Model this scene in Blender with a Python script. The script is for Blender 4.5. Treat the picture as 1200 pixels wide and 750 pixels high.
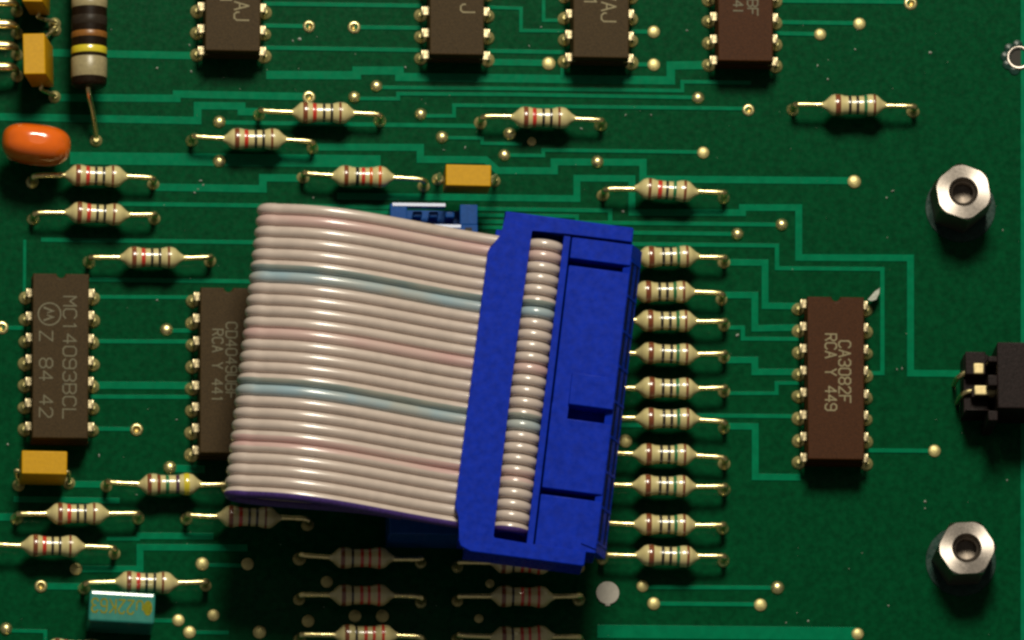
import bpy, bmesh, math, random
from mathutils import Vector, Matrix

random.seed(7)
scene = bpy.context.scene
for o in list(bpy.data.objects):
    bpy.data.objects.remove(o)
COL = scene.collection
U = 0.97e-4            # one board unit (about 0.1 mm) in metres; DIP pin pitch = 26.2 units

# ------------------------------------------------------------------ camera
DIST = 20000.0
back = Vector((-0.065, -0.205, 1.0)).normalized()
fwd = -back
right = fwd.cross(Vector((0, 1, 0))).normalized()
up = right.cross(fwd).normalized()
cam_pos = back * DIST
cd = bpy.data.cameras.new('camera')
cam = bpy.data.objects.new('camera', cd)
COL.objects.link(cam)
cam.matrix_world = Matrix(((right.x, up.x, back.x, cam_pos.x * U),
                           (right.y, up.y, back.y, cam_pos.y * U),
                           (right.z, up.z, back.z, cam_pos.z * U),
                           (0, 0, 0, 1)))
cd.sensor_width = 36.0
cd.lens = 36.0 * DIST / 1200.0
cd.clip_start = 0.05
cd.clip_end = 20.0
scene.camera = cam
scene.render.resolution_x = 1024
scene.render.resolution_y = 640

# ------------------------------------------------------------------ world + lamp
world = bpy.data.worlds.new('World')
scene.world = world
world.use_nodes = True
wn = world.node_tree
wn.nodes['Background'].inputs[0].default_value = (1.0, 0.96, 0.86, 1)
wn.nodes['Background'].inputs[1].default_value = 0.095

LAMP = Vector((120, 3650, 6000)) * U
ld = bpy.data.lights.new('desk_lamp', 'AREA')
ld.shape = 'DISK'
ld.size = 1900 * U
ld.energy = 5.1
ld.color = (1.0, 0.93, 0.76)
lamp = bpy.data.objects.new('desk_lamp', ld)
COL.objects.link(lamp)
lamp.location = LAMP
lamp.rotation_euler = (-LAMP).to_track_quat('-Z', 'Y').to_euler()

scene.view_settings.view_transform = 'Standard'
scene.view_settings.look = 'None'
scene.view_settings.exposure = 0.0
scene.view_settings.gamma = 1.0
scene.render.engine = 'CYCLES'
try:
    scene.cycles.filter_width = 2.7
    scene.cycles.caustics_reflective = False
    scene.cycles.caustics_refractive = False
except Exception:
    pass


def P(px, py, z=0.0):
    """point of the plane at height z (board units) seen at a photograph position"""
    d = fwd * DIST + right * (px - 600.0) + up * (375.0 - py)
    k = (z - cam_pos.z) / d.z
    p = cam_pos + d * k
    return Vector((p.x, p.y, z))


# ------------------------------------------------------------------ materials
def mat(name, col, rough=0.5, metal=0.0, var=0.12, nscale=900.0, bump=0.0, bscale=4000.0,
        coat=0.0, coat_rough=0.1, spec=0.5, rvar=0.0, col2=None, detail=4.0, tint=None):
    m = bpy.data.materials.new(name)
    m.use_nodes = True
    nt = m.node_tree
    b = nt.nodes['Principled BSDF']
    tc = nt.nodes.new('ShaderNodeTexCoord')
    n = nt.nodes.new('ShaderNodeTexNoise')
    n.inputs['Scale'].default_value = nscale
    n.inputs['Detail'].default_value = detail
    nt.links.new(tc.outputs['Object'], n.inputs['Vector'])
    r = nt.nodes.new('ShaderNodeValToRGB')
    c2 = col2 if col2 else tuple(min(1, c * (1 + var)) for c in col)
    c1 = tuple(c * (1 - var) for c in col)
    r.color_ramp.elements[0].color = (*c1, 1)
    r.color_ramp.elements[1].color = (*c2, 1)
    r.color_ramp.elements[0].position = 0.3
    r.color_ramp.elements[1].position = 0.7
    nt.links.new(n.outputs['Fac'], r.inputs['Fac'])
    nt.links.new(r.outputs['Color'], b.inputs['Base Color'])
    b.inputs['Roughness'].default_value = rough
    b.inputs['Metallic'].default_value = metal
    b.inputs['Specular IOR Level'].default_value = spec
    b.inputs['Coat Weight'].default_value = coat
    b.inputs['Coat Roughness'].default_value = coat_rough
    b.inputs['Coat IOR'].default_value = 1.65
    if tint:
        b.inputs['Specular Tint'].default_value = (*tint, 1)
    if rvar > 0:
        mr = nt.nodes.new('ShaderNodeMapRange')
        mr.inputs['From Min'].default_value = 0.3
        mr.inputs['From Max'].default_value = 0.7
        mr.inputs['To Min'].default_value = max(0.02, rough - rvar)
        mr.inputs['To Max'].default_value = rough + rvar
        n3 = nt.nodes.new('ShaderNodeTexNoise')
        n3.inputs['Scale'].default_value = nscale * 1.7
        nt.links.new(tc.outputs['Object'], n3.inputs['Vector'])
        nt.links.new(n3.outputs['Fac'], mr.inputs['Value'])
        nt.links.new(mr.outputs['Result'], b.inputs['Roughness'])
    if bump > 0:
        n2 = nt.nodes.new('ShaderNodeTexNoise')
        n2.inputs['Scale'].default_value = bscale
        n2.inputs['Detail'].default_value = 3.0
        nt.links.new(tc.outputs['Object'], n2.inputs['Vector'])
        bp = nt.nodes.new('ShaderNodeBump')
        bp.inputs['Strength'].default_value = bump
        bp.inputs['Distance'].default_value = 0.00002
        nt.links.new(n2.outputs['Fac'], bp.inputs['Height'])
        nt.links.new(bp.outputs['Normal'], b.inputs['Normal'])
    return m


M = {}
M['board'] = mat('board_green', (0.0006, 0.046, 0.0145), 0.17, var=0.25, nscale=1500, bump=0.06, bscale=9000, spec=0.07, rvar=0.03, detail=8)
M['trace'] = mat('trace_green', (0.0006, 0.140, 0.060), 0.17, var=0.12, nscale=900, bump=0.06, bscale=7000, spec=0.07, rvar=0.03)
M['solder'] = mat('solder', (0.80, 0.70, 0.33), 0.36, 0.95, var=0.15, nscale=2500, bump=0.5, bscale=6000, rvar=0.12)
M['dull_solder'] = mat('dull_solder', (0.50, 0.43, 0.18), 0.45, 0.6, var=0.2, nscale=2500, bump=0.6, bscale=5000, rvar=0.1)
M['gold'] = mat('tinned_lead', (0.90, 0.75, 0.36), 0.32, 1.0, var=0.1, nscale=1500, bump=0.35, bscale=5000, rvar=0.08)
M['dark_hole'] = mat('hole', (0.012, 0.008, 0.004), 0.7)
M['brass_hole'] = mat('hole_wall', (0.30, 0.20, 0.05), 0.4, 0.8)
M['cream'] = mat('resistor_cream', (0.57, 0.485, 0.225), 0.30, var=0.07, nscale=1800, coat=0.9, coat_rough=0.2, bump=0.12, bscale=2500)
M['brown'] = mat('band_brown', (0.185, 0.046, 0.014), 0.30, var=0.2, nscale=4000, coat=0.9, coat_rough=0.2)
M['red'] = mat('band_red', (0.52, 0.030, 0.014), 0.30, var=0.15, nscale=4000, coat=0.9, coat_rough=0.2)
M['orange'] = mat('band_orange', (0.55, 0.090, 0.012), 0.30, var=0.15, nscale=4000, coat=0.9, coat_rough=0.2)
M['black'] = mat('band_black', (0.014, 0.010, 0.009), 0.28, var=0.2, nscale=4000, coat=0.9, coat_rough=0.2)
M['green'] = mat('band_green', (0.012, 0.145, 0.050), 0.30, var=0.2, nscale=4000, coat=0.9, coat_rough=0.2)
M['yellow'] = mat('band_yellow', (0.62, 0.50, 0.022), 0.30, var=0.1, nscale=4000, coat=0.9, coat_rough=0.2)
M['violet'] = mat('band_violet', (0.060, 0.022, 0.048), 0.30, var=0.2, nscale=4000, coat=0.9, coat_rough=0.2)
M['grey'] = mat('band_grey', (0.026, 0.019, 0.013), 0.42, var=0.2, nscale=3000, spec=0.12)
M['ivory'] = mat('band_ivory', (0.29, 0.24, 0.125), 0.36, var=0.12, nscale=2500)
M['ochre'] = mat('band_ochre', (0.22, 0.085, 0.014), 0.38, var=0.15, nscale=3000)
M['carbon'] = mat('carbon_black', (0.012, 0.0065, 0.003), 0.40, var=0.3, nscale=2500, bump=0.3, spec=0.15)
M['ceramic'] = mat('ceramic_brown', (0.043, 0.0265, 0.0100), 0.48, var=0.28, nscale=5000, bump=0.6, bscale=9000, spec=0.07, rvar=0.06, detail=8)
M['ceramic_red'] = mat('ceramic_red_brown', (0.048, 0.0165, 0.0050), 0.48, var=0.28, nscale=5000, bump=0.6, bscale=9000, spec=0.07, rvar=0.06, detail=8)
M['ink'] = mat('package_ink', (0.088, 0.076, 0.032), 0.6, var=0.35, nscale=6000)
M['ink_pale'] = mat('package_ink_pale', (0.19, 0.155, 0.07), 0.6, var=0.3, nscale=6000)
M['glass_seal'] = mat('glass_seal', (0.02, 0.015, 0.012), 0.3)
M['pin'] = mat('pin_plating', (0.42, 0.35, 0.21), 0.36, 0.9, var=0.2, nscale=3000, bump=0.4, rvar=0.1)
M['cap_yellow'] = mat('cap_yellow', (0.50, 0.265, 0.006), 0.38, var=0.07, nscale=2500, spec=0.12, bump=0.15, bscale=3000, rvar=0.05)
M['cap_orange'] = mat('cap_orange', (0.72, 0.125, 0.006), 0.20, var=0.05, nscale=900, coat=0.5, coat_rough=0.06, bump=0.06, bscale=900)
M['cap_teal'] = mat('cap_teal', (0.018, 0.175, 0.140), 0.24, var=0.1, nscale=1500, bump=0.1, coat=0.2)
M['cap_ink'] = mat('cap_ink', (0.17, 0.175, 0.006), 0.6, var=0.25, nscale=3500, spec=0.1)
M['wire'] = mat('wire_beige', (0.520, 0.430, 0.380), 0.30, var=0.06, nscale=700, bump=0.1, bscale=2500, coat=1.0, coat_rough=0.25)
M['wire_pink'] = mat('wire_pink', (0.57, 0.36, 0.34), 0.30, var=0.10, nscale=160, coat=1.0, coat_rough=0.25, col2=(0.54, 0.41, 0.365))
M['wire_blue'] = mat('wire_blue', (0.27, 0.41, 0.49), 0.30, var=0.08, nscale=160, coat=1.0, coat_rough=0.25, col2=(0.39, 0.385, 0.345))
M['wire_teal'] = mat('wire_teal', (0.17, 0.245, 0.245), 0.35, var=0.1, nscale=200, coat=1.0, coat_rough=0.25, col2=(0.30, 0.30, 0.255))
M['wire_violet'] = mat('wire_violet', (0.050, 0.022, 0.150), 0.5, var=0.3, nscale=3000)
M['plug_blue'] = mat('plug_blue', (0.0045, 0.0225, 0.335), 0.30, var=0.16, nscale=1100, bump=0.3, bscale=5000, spec=0.05, rvar=0.06, detail=6)
M['slot_shade'] = mat('slot_shade', (0.003, 0.006, 0.040), 0.6, spec=0.1)
M['header_blue'] = mat('header_blue', (0.008, 0.058, 0.235), 0.22, var=0.1, nscale=2500, bump=0.15, bscale=4000, spec=0.22)
M['nickel'] = mat('nickel', (0.50, 0.44, 0.39), 0.40, 1.0, var=0.06, nscale=2500, bump=0.15, bscale=7000, rvar=0.05)
M['nickel_shade'] = mat('nickel_side_shade', (0.15, 0.125, 0.10), 0.5, 0.85, var=0.1, nscale=2000)  # same metal as the tops, with the shade on the walls put into the colour
M['thread'] = mat('bore_thread', (0.17, 0.14, 0.115), 0.5, 0.8, var=0.2, nscale=3000, bump=0.3)
M['tin'] = mat('tinned_ring', (0.010, 0.036, 0.027), 0.3, 0.0, var=0.3, nscale=1500, bump=0.2, rvar=0.1, spec=0.2)
M['grey_disc'] = mat('grey_plug', (0.36, 0.335, 0.29), 0.65, var=0.07, nscale=2500, bump=0.2)
M['black_plastic'] = mat('black_plastic', (0.014, 0.009, 0.009), 0.42, var=0.4, nscale=3500, bump=0.7, bscale=4000, rvar=0.12, spec=0.08)
M['contact'] = mat('contact_gold', (0.62, 0.50, 0.25), 0.5, 0.5, var=0.15, nscale=3000)
M['dust'] = mat('dust_grey', (0.40, 0.41, 0.36), 0.8, var=0.3, nscale=3000)


# radial lathe marks on the standoff tops
def add_radial(m):
    nt = m.node_tree
    b = nt.nodes['Principled BSDF']
    b.inputs['Anisotropic'].default_value = 0.75
    tg = nt.nodes.new('ShaderNodeTangent')
    tg.direction_type = 'RADIAL'
    tg.axis = 'Z'
    nt.links.new(tg.outputs['Tangent'], b.inputs['Tangent'])


add_radial(M['nickel'])


# ------------------------------------------------------------------ mesh helpers (board units)
def finish(name, bm, mats, parent=None, loc=None, rz=0.0, smooth=True, flat_area=0):
    me = bpy.data.meshes.new(name)
    bmesh.ops.scale(bm, vec=(U, U, U), verts=bm.verts)
    bm.normal_update()
    bm.to_mesh(me)
    bm.free()
    for m_ in (mats if isinstance(mats, (list, tuple)) else [mats]):
        me.materials.append(m_)
    if smooth:
        me.set_sharp_from_angle(angle=math.radians(38))
    for p in me.polygons:      # large level faces stay flat, rounded edges and turned surfaces are smooth
        n_ = p.normal
        p.use_smooth = smooth and not (max(abs(n_.x), abs(n_.y), abs(n_.z)) > 0.9998 and p.area > (flat_area or 14) * U * U)
    return link(name, me, parent, loc, rz)


def link(name, me, parent=None, loc=None, rz=0.0):
    o = bpy.data.objects.new(name, me)
    COL.objects.link(o)
    if parent is not None:
        o.parent = parent
    if loc is not None:
        o.location = Vector(loc) * U
    o.rotation_euler = (0, 0, rz)
    return o


def thing(name, label, cat, loc, rz=0.0, group=None):
    o = bpy.data.objects.new(name, None)
    COL.objects.link(o)
    o.empty_display_size = 0.002
    o.location = Vector(loc) * U
    o.rotation_euler = (0, 0, rz)
    o['label'] = label
    o['category'] = cat
    if group:
        o['group'] = group
    return o


def add_box(bm, x0, x1, y0, y1, z0, z1, bev=0.0, seg=2, mi=0, mtx=None):
    vs = [bm.verts.new(v) for v in ((x0, y0, z0), (x1, y0, z0), (x1, y1, z0), (x0, y1, z0),
                                    (x0, y0, z1), (x1, y0, z1), (x1, y1, z1), (x0, y1, z1))]
    fs = [bm.faces.new([vs[i] for i in f]) for f in
          ((0, 3, 2, 1), (4, 5, 6, 7), (0, 1, 5, 4), (1, 2, 6, 5), (2, 3, 7, 6), (3, 0, 4, 7))]
    for f in fs:
        f.material_index = mi
    allv = set(vs)
    if bev > 0:
        es = list({e for f in fs for e in f.edges})
        r = bmesh.ops.bevel(bm, geom=es, offset=bev, segments=seg, affect='EDGES', profile=0.5, clamp_overlap=True)
        allv = set(v for v in r['verts']) | {v for v in vs if v.is_valid}
        for f in r['faces']:
            f.material_index = mi
        allv |= {v for f in r['faces'] for v in f.verts}
    if mtx is not None:
        for v in allv:
            v.co = mtx @ v.co
    return allv


def add_prism(bm, pts, z0, z1, bev=0.0, seg=2, mi=0):
    """polygon (counter-clockwise) extruded from z0 to z1, top edge rounded"""
    n = len(pts)
    lo = [bm.verts.new((p[0], p[1], z0)) for p in pts]
    hi = [bm.verts.new((p[0], p[1], z1)) for p in pts]
    faces = [bm.faces.new(list(reversed(lo))), bm.faces.new(hi)]
    for i in range(n):
        j = (i + 1) % n
        faces.append(bm.faces.new((lo[i], lo[j], hi[j], hi[i])))
    for f in faces:
        f.material_index = mi
    if bev > 0:
        es = [e for e in faces[1].edges]
        r = bmesh.ops.bevel(bm, geom=es, offset=bev, segments=seg, affect='EDGES', profile=0.5, clamp_overlap=True)
        for f in r['faces']:
            f.material_index = mi


def add_lathe(bm, prof, n=24, axis='Z', c=(0, 0, 0), mi=0, caps=True):
    """prof: list of (radius, height) along axis"""
    c = Vector(c)
    rings = []
    for r, h in prof:
        ring = []
        for i in range(n):
            a = 2 * math.pi * i / n
            ca, sa = r * math.cos(a), r * math.sin(a)
            if axis == 'Z':
                v = Vector((ca, sa, h))
            elif axis == 'X':
                v = Vector((h, ca, sa))
            else:
                v = Vector((sa, h, ca))
            ring.append(bm.verts.new(c + v))
        rings.append(ring)
    for a, b in zip(rings[:-1], rings[1:]):
        for i in range(n):
            j = (i + 1) % n
            f = bm.faces.new((a[i], a[j], b[j], b[i]))
            f.material_index = mi
    if caps:
        if prof[0][0] > 1e-6:
            bm.faces.new(list(reversed(rings[0]))).material_index = mi
        if prof[-1][0] > 1e-6:
            bm.faces.new(rings[-1]).material_index = mi


def spline(pts, per=6):
    pts = [Vector(p) for p in pts]
    out = []
    for i in range(len(pts) - 1):
        p0 = pts[max(i - 1, 0)]
        p1, p2 = pts[i], pts[i + 1]
        p3 = pts[min(i + 2, len(pts) - 1)]
        for k in range(per):
            t = k / per
            out.append(0.5 * ((2 * p1) + (p2 - p0) * t + (2 * p0 - 5 * p1 + 4 * p2 - p3) * t * t
                              + (3 * p1 - p0 - 3 * p2 + p3) * t ** 3))
    out.append(pts[-1])
    return out


def add_tube(bm, pts, r, n=10, mi=0, side=None, half=None, squash=1.0):
    """tube along pts; side: fixed reference direction; half=(m_side, m_other) materials by side"""
    pts = [Vector(p) for p in pts]
    rings = []
    ref = Vector(side) if side is not None else None
    a = None
    for i, p in enumerate(pts):
        t = (pts[min(i + 1, len(pts) - 1)] - pts[max(i - 1, 0)])
        t.normalize()
        if ref is not None:
            a = (ref - t * ref.dot(t)).normalized()
        else:
            if a is None:
                s = Vector((0, 0, 1)) if abs(t.z) < 0.9 else Vector((1, 0, 0))
                a = (s - t * s.dot(t)).normalized()
            else:
                a = (a - t * a.dot(t)).normalized()
        b = t.cross(a)
        rr = r[i] if isinstance(r, (list, tuple)) else r
        rings.append([bm.verts.new(p + (a * math.cos(2 * math.pi * k / n) + b * math.sin(2 * math.pi * k / n) * squash) * rr)
                      for k in range(n)])
    for ra, rb in zip(rings[:-1], rings[1:]):
        for k in range(n):
            j = (k + 1) % n
            f = bm.faces.new((ra[k], ra[j], rb[j], rb[k]))
            if half:
                f.material_index = half[0] if math.cos(2 * math.pi * (k + 0.5) / n) > 0.12 else half[1]
            else:
                f.material_index = mi
    bm.faces.new(list(reversed(rings[0])))
    bm.faces.new(rings[-1])


# stroke lettering: each glyph on a 4 x 6 grid
GL = {
    'M': [[(0, 0), (0, 6), (2, 3), (4, 6), (4, 0)]],
    'C': [[(4, 5), (3, 6), (1, 6), (0, 5), (0, 1), (1, 0), (3, 0), (4, 1)]],
    '1': [[(1, 5), (2, 6), (2, 0)]],
    '4': [[(3, 0), (3, 6), (0, 2), (4, 2)]],
    '0': [[(1, 0), (0, 1), (0, 5), (1, 6), (3, 6), (4, 5), (4, 1), (3, 0), (1, 0)]],
    '9': [[(0, 1), (1, 0), (3, 0), (4, 1), (4, 5), (3, 6), (1, 6), (0, 5), (0, 4), (1, 3), (4, 3)]],
    '3': [[(0, 5), (1, 6), (3, 6), (4, 5), (4, 4), (3, 3), (1.5, 3)], [(3, 3), (4, 2), (4, 1), (3, 0), (1, 0), (0, 1)]],
    'B': [[(0, 0), (0, 6), (3, 6), (4, 5), (4, 4), (3, 3), (0, 3)], [(3, 3), (4, 2), (4, 1), (3, 0), (0, 0)]],
    'L': [[(0, 6), (0, 0), (4, 0)]],
    'Z': [[(0, 6), (4, 6), (0, 0), (4, 0)]],
    '8': [[(1, 3), (0, 4), (0, 5), (1, 6), (3, 6), (4, 5), (4, 4), (3, 3), (1, 3), (0, 2), (0, 1), (1, 0), (3, 0), (4, 1), (4, 2), (3, 3)]],
    '2': [[(0, 5), (1, 6), (3, 6), (4, 5), (4, 4), (0, 0), (4, 0)]],
    'D': [[(0, 0), (0, 6), (3, 6), (4, 5), (4, 1), (3, 0), (0, 0)]],
    'U': [[(0, 6), (0, 1), (1, 0), (3, 0), (4, 1), (4, 6)]],
    'F': [[(0, 0), (0, 6), (4, 6)], [(0, 3), (3, 3)]],
    'R': [[(0, 0), (0, 6), (3, 6), (4, 5), (4, 4), (3, 3), (0, 3)], [(2, 3), (4, 0)]],
    'A': [[(0, 0), (2, 6), (4, 0)], [(0.8, 2.2), (3.2, 2.2)]],
    'Y': [[(0, 6), (2, 3), (4, 6)], [(2, 3), (2, 0)]],
    'J': [[(4, 6), (4, 1), (3, 0), (1, 0), (0, 1), (0, 2)]],
    'V': [[(0, 6), (2, 0), (4, 6)]],
    'I': [[(2, 0), (2, 6)]],
    'K': [[(0, 0), (0, 6)], [(4, 6), (0, 2.6)], [(1.2, 3.6), (4, 0)]],
    'u': [[(0, 4), (0, 1), (1, 0), (3, 0), (4, 1), (4, 4)]],
    '6': [[(4, 5), (3, 6), (1, 6), (0, 5), (0, 1), (1, 0), (3, 0), (4, 1), (4, 2.4), (3, 3.2), (0, 3.2)]],
    ' ': [],
}


def add_text(bm, text, x, y, cw, ch, adv, ang, lw=1.5, z=0.0):
    """x,y start corner; ang rotation; glyph box cw x ch; advance adv"""
    ca, sa = math.cos(ang), math.sin(ang)
    k = 0
    for i, c in enumerate(text):
        for st in GL.get(c, []):
            for (x0, y0), (x1, y1) in zip(st[:-1], st[1:]):
                a = Vector((i * adv + x0 / 4 * cw, y0 / 6 * ch, 0))
                b = Vector((i * adv + x1 / 4 * cw, y1 / 6 * ch, 0))
                d = (b - a).normalized()
                n_ = Vector((-d.y, d.x, 0)) * lw / 2
                a -= d * lw * 0.3
                b += d * lw * 0.3
                zz = z + 0.25 + 0.012 * (k % 9)
                k += 1
                vs = []
                for q in (a - n_, b - n_, b + n_, a + n_):
                    vs.append(bm.verts.new((x + q.x * ca - q.y * sa, y + q.x * sa + q.y * ca, zz)))
                bm.faces.new(vs)


def mitre_strip(bm, pts, w, z0, z1):
    """a flat copper track along a polyline, with thickness"""
    n = len(pts)
    L, R = [], []
    for i, p in enumerate(pts):
        p = Vector((p.x, p.y))
        d0 = (p - Vector(pts[i - 1][:2])).normalized() if i > 0 else None
        d1 = (Vector(pts[i + 1][:2]) - p).normalized() if i < n - 1 else None
        if d0 is None:
            d0 = d1
        if d1 is None:
            d1 = d0
        n0 = Vector((-d0.y, d0.x))
        n1 = Vector((-d1.y, d1.x))
        m = (n0 + n1).normalized()
        k = (w / 2) / max(0.35, m.dot(n0))
        L.append(p + m * k)
        R.append(p - m * k)
    e = 0.35
    tl = [bm.verts.new((v.x, v.y, z1)) for v in L]
    tr = [bm.verts.new((v.x, v.y, z1)) for v in R]
    bl = [bm.verts.new((v.x + (v.x - u.x) / w * e, v.y + (v.y - u.y) / w * e, z0)) for v, u in zip(L, R)]
    br = [bm.verts.new((u.x - (v.x - u.x) / w * e, u.y - (v.y - u.y) / w * e, z0)) for v, u in zip(L, R)]
    for i in range(n - 1):
        bm.faces.new((tr[i], tr[i + 1], tl[i + 1], tl[i]))
        bm.faces.new((tl[i], tl[i + 1], bl[i + 1], bl[i]))
        bm.faces.new((br[i], br[i + 1], tr[i + 1], tr[i]))
    bm.faces.new((tl[0], bl[0], br[0], tr[0]))
    bm.faces.new((tr[-1], br[-1], bl[-1], tl[-1]))


# ------------------------------------------------------------------ the board
board = thing('circuit_board', 'green printed circuit board with light green copper tracks, carrying every component', 'circuit board', (0, 0, -16))
bm = bmesh.new()
add_box(bm, -980, 640, -640, 640, 0, 16, bev=1.0)
finish('laminate', bm, M['board'], board)

TR = [  # (width, [(photo position) ...])
    (9, [(60, 62), (228, 65.5)]),
    (9, [(66, 114.5), (207, 115.5), (207, 110.5), (362, 113.5)]),
    (9, [(-10, 137), (231.5, 141.5), (231.5, 124), (283, 124.5), (283, 131), (312, 131.5)]),
    (5, [(257, 143.5), (420, 146), (568, 148)]),
    (15, [(82, 185.5), (446, 189.5)]),
    (10, [(312, 88), (418, 88.5), (418, 83), (468, 83), (468, 90.5), (520, 91), (786, 94.5), (786, 77), (828, 76.5)]),
    (8.5, [(366, 172.5), (492.5, 173), (492.5, 187), (569, 187.5), (583, 200), (649.5, 200.5), (649.5, 190), (753.5, 190.5), (753.5, 210), (1000, 212)]),
    (8, [(395, 230), (676, 233), (676, 209), (740.5, 209.5), (740.5, 249), (870, 249.5), (870, 243.5), (936, 243.5), (936, 302), (1067, 302.5), (1067, 437.5), (1128, 438)]),
    (9, [(182, 219.5), (308, 221.5), (308, 208.5), (357, 209)]),
    (5, [(138, 239), (457, 243)]),
    (5, [(405, 248.5), (470, 249.5)]),
    (5, [(48, 281), (330, 284.5)]),
    (5, [(104, 327.5), (330, 330.5)]),
    (4.5, [(112, 348), (224, 348.5)]),
    (3.5, [(29, 281), (28.5, 343)]),
    (5, [(2, 384), (28, 384.5)]),
    (5, [(108, 400), (226, 400.5)]),
    (5, [(195, 387.5), (226, 387.8)]),
    (9, [(108, 451.5), (226, 452)]),
    (5, [(106, 465), (226, 465.3)]),
    (5, [(108, 502.5), (160, 503)]),
    (8, [(84, 567.5), (131, 568)]),
    (9, [(199, 549), (240, 550)]),
    (7, [(16, 585), (140, 587)]),
    (9, [(-10, 606), (22, 606)]),
    (8, [(160, 628), (250, 628.5)]),
    (4.5, [(125, 631.5), (164, 631.5)]),
    (8, [(290, 642), (164, 641.5), (164, 667), (90, 667)]),
    (8, [(48, 687), (98, 687.5)]),
    (4.5, [(237, 662), (290, 663)]),
    (5, [(176, 727), (209, 727.5)]),
    (4.5, [(222, 741), (268, 741.5)]),
    (4.5, [(7, 739), (53, 740), (53, 775)]),
    (5, [(753, 688), (911, 689)]),
    (5, [(766, 707.5), (891, 708.5)]),
    (16, [(700, 740), (1004, 743)]),
    (8, [(846, 499.5), (885, 500), (885, 559), (938, 559.5)]),
    (5, [(815, 487), (934, 488)]),
    (4.5, [(846, 461), (910, 461), (910, 449), (936, 449)]),
    (8, [(846, 422), (884.5, 422), (884.5, 436), (934, 436)]),
    (5, [(846, 384), (870.5, 384), (870.5, 397), (936, 397.5)]),
    (8, [(846, 346), (884.5, 346), (884.5, 385), (934, 384)]),
    (8, [(846, 307.5), (896.5, 308), (896.5, 358.5), (936, 359)]),
    (5, [(720, 286), (910.5, 288), (910.5, 314.5), (1034, 315.5), (1034, 437.5), (1018, 437.5)]),
    (5, [(720, 272.5), (864, 274.5)]),
    (5, [(540, 259.5), (735, 261.5), (915, 263.5)]),
    (5, [(540, 244.5), (715, 247), (715, 261)]),
    (4.5, [(540, 252), (676, 253.5), (676, 290)]),
    (4.5, [(540, 266), (640, 268)]),
    (5, [(306, 4.5), (498, 7)]),
    (5, [(306, 30), (362, 31)]),
    (5, [(415, 32), (498, 33)]),
    (5, [(306, 56), (498, 59)]),
    (4.2, [(570, 8.5), (610.5, 10), (610.5, 36), (668, 36.5)]),
    (4.2, [(637, -20), (637, 24), (664, 24)]),
    (5, [(570, 59.8), (666, 61.5)]),
    (8, [(572, 73), (643, 74)]),
    (4.5, [(659, 72), (659, 92)]),
    (4.5, [(441, 102.5), (600, 104), (799.5, 106.5), (799.5, 96), (880, 97)]),
    (4.5, [(415, 115.5), (466.5, 116), (466.5, 110), (600, 111), (818, 114.5)]),
    (4.5, [(493, 136), (532, 136), (532, 123.5), (877, 127.5)]),
    (4.2, [(518, 161.5), (565, 162), (565, 168), (612, 169)]),
    (4.5, [(590, 182), (636.5, 182.5), (636.5, 176), (824, 178.5)]),
    (5, [(735, 37), (766, 37.5)]),
    (5, [(735, 75.5), (766, 76)]),
    (5, [(905, 1), (1066, 2.5)]),
    (5, [(905, 26), (1007, 27.5)]),
    (5, [(905, 39), (961, 40.3)]),
    (5, [(1018, 528), (1095, 528.5)]),
    (5, [(720, 498.5), (770, 498.7)]),
    (14, [(1203, -30), (1203, 800)]),  # no track: pale strip painting the hazy glow along the right edge
    (12, [(-8, 290), (-8, 560)]),
]
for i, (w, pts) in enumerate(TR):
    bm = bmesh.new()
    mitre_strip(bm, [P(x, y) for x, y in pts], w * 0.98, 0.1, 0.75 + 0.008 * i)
    finish('copper_trace', bm, M['trace'], board, (0, 0, 16), smooth=False)  # all real tracks except the strip for the right edge glow

# through-plated holes: some filled with solder (domes), some open (rings)
bm = bmesh.new()
add_lathe(bm, [(7.7, 0.1), (7.6, 1.2), (6.8, 2.6), (5.2, 4.2), (3.2, 5.2), (1.2, 5.6), (0, 5.65)], 20)
me_dome = finish('solder_pad', bm, M['solder']).data
bm = bmesh.new()
add_lathe(bm, [(7.7, 0.1), (7.5, 1.4), (6.4, 2.4), (4.9, 2.6), (3.7, 1.9), (3.3, 1.2), (2.6, 0.9), (0, 0.8)], 20)
me_ring = finish('solder_pad', bm, M['solder']).data
me_ring.materials.append(M['brass_hole'])
for p in me_ring.polygons:
    c = p.center
    if math.hypot(c.x, c.y) < 3.6 * U:
        p.material_index = 1
bm = bmesh.new()
add_lathe(bm, [(7.6, 0.1), (7.4, 1.4), (6.0, 2.4), (3.0, 2.9), (0, 3.0)], 20)
me_flat = finish('solder_pad', bm, M['dull_solder']).data
for o in [o for o in bpy.data.objects if o.name.startswith('solder_pad')]:
    bpy.data.objects.remove(o)

RINGS = [(362, 31), (415, 32), (362, 114), (877, 129), (1067, 4), (160, 503.5), (48, 687), (2, 384)]
DOMES = [(441, 101), (493, 134), (518, 161), (591, 182), (818, 115), (257, 143), (257, 189), (700, 190), (864, 274.5),
         (916, 263.5), (195, 386.5), (199, 548), (7, 737), (597, 157), (911, 689), (415, 114)]
FLATS = [(643, 74.5), (766, 37.5), (766, 76), (961, 40.5), (1007, 28), (824, 179), (1001, 213), (1095, 528.5), (237, 661), (209, 727),
         (222, 741), (753, 687), (766, 707.5), (891, 709), (1005, 743), (733, 517), (290, 661), (250, 721), (89, 667),
         (383, 682), (416, 722), (448, 722), (361, 728), (304, 741), (574, 684), (561, 725), (623, 166)]
for lst, me in ((RINGS, me_ring), (DOMES, me_dome), (FLATS, me_flat)):
    for (x, y) in lst:
        o = link('solder_pad', me, board, P(x, y) + Vector((0, 0, 16.0)), random.uniform(0, 6.28))
        s = random.uniform(0.93, 1.05)
        if (x, y) in ((623, 166), (574, 684), (561, 725)):
            s = 0.7
        o.scale = (s, s, random.uniform(0.85, 1.15))

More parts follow.
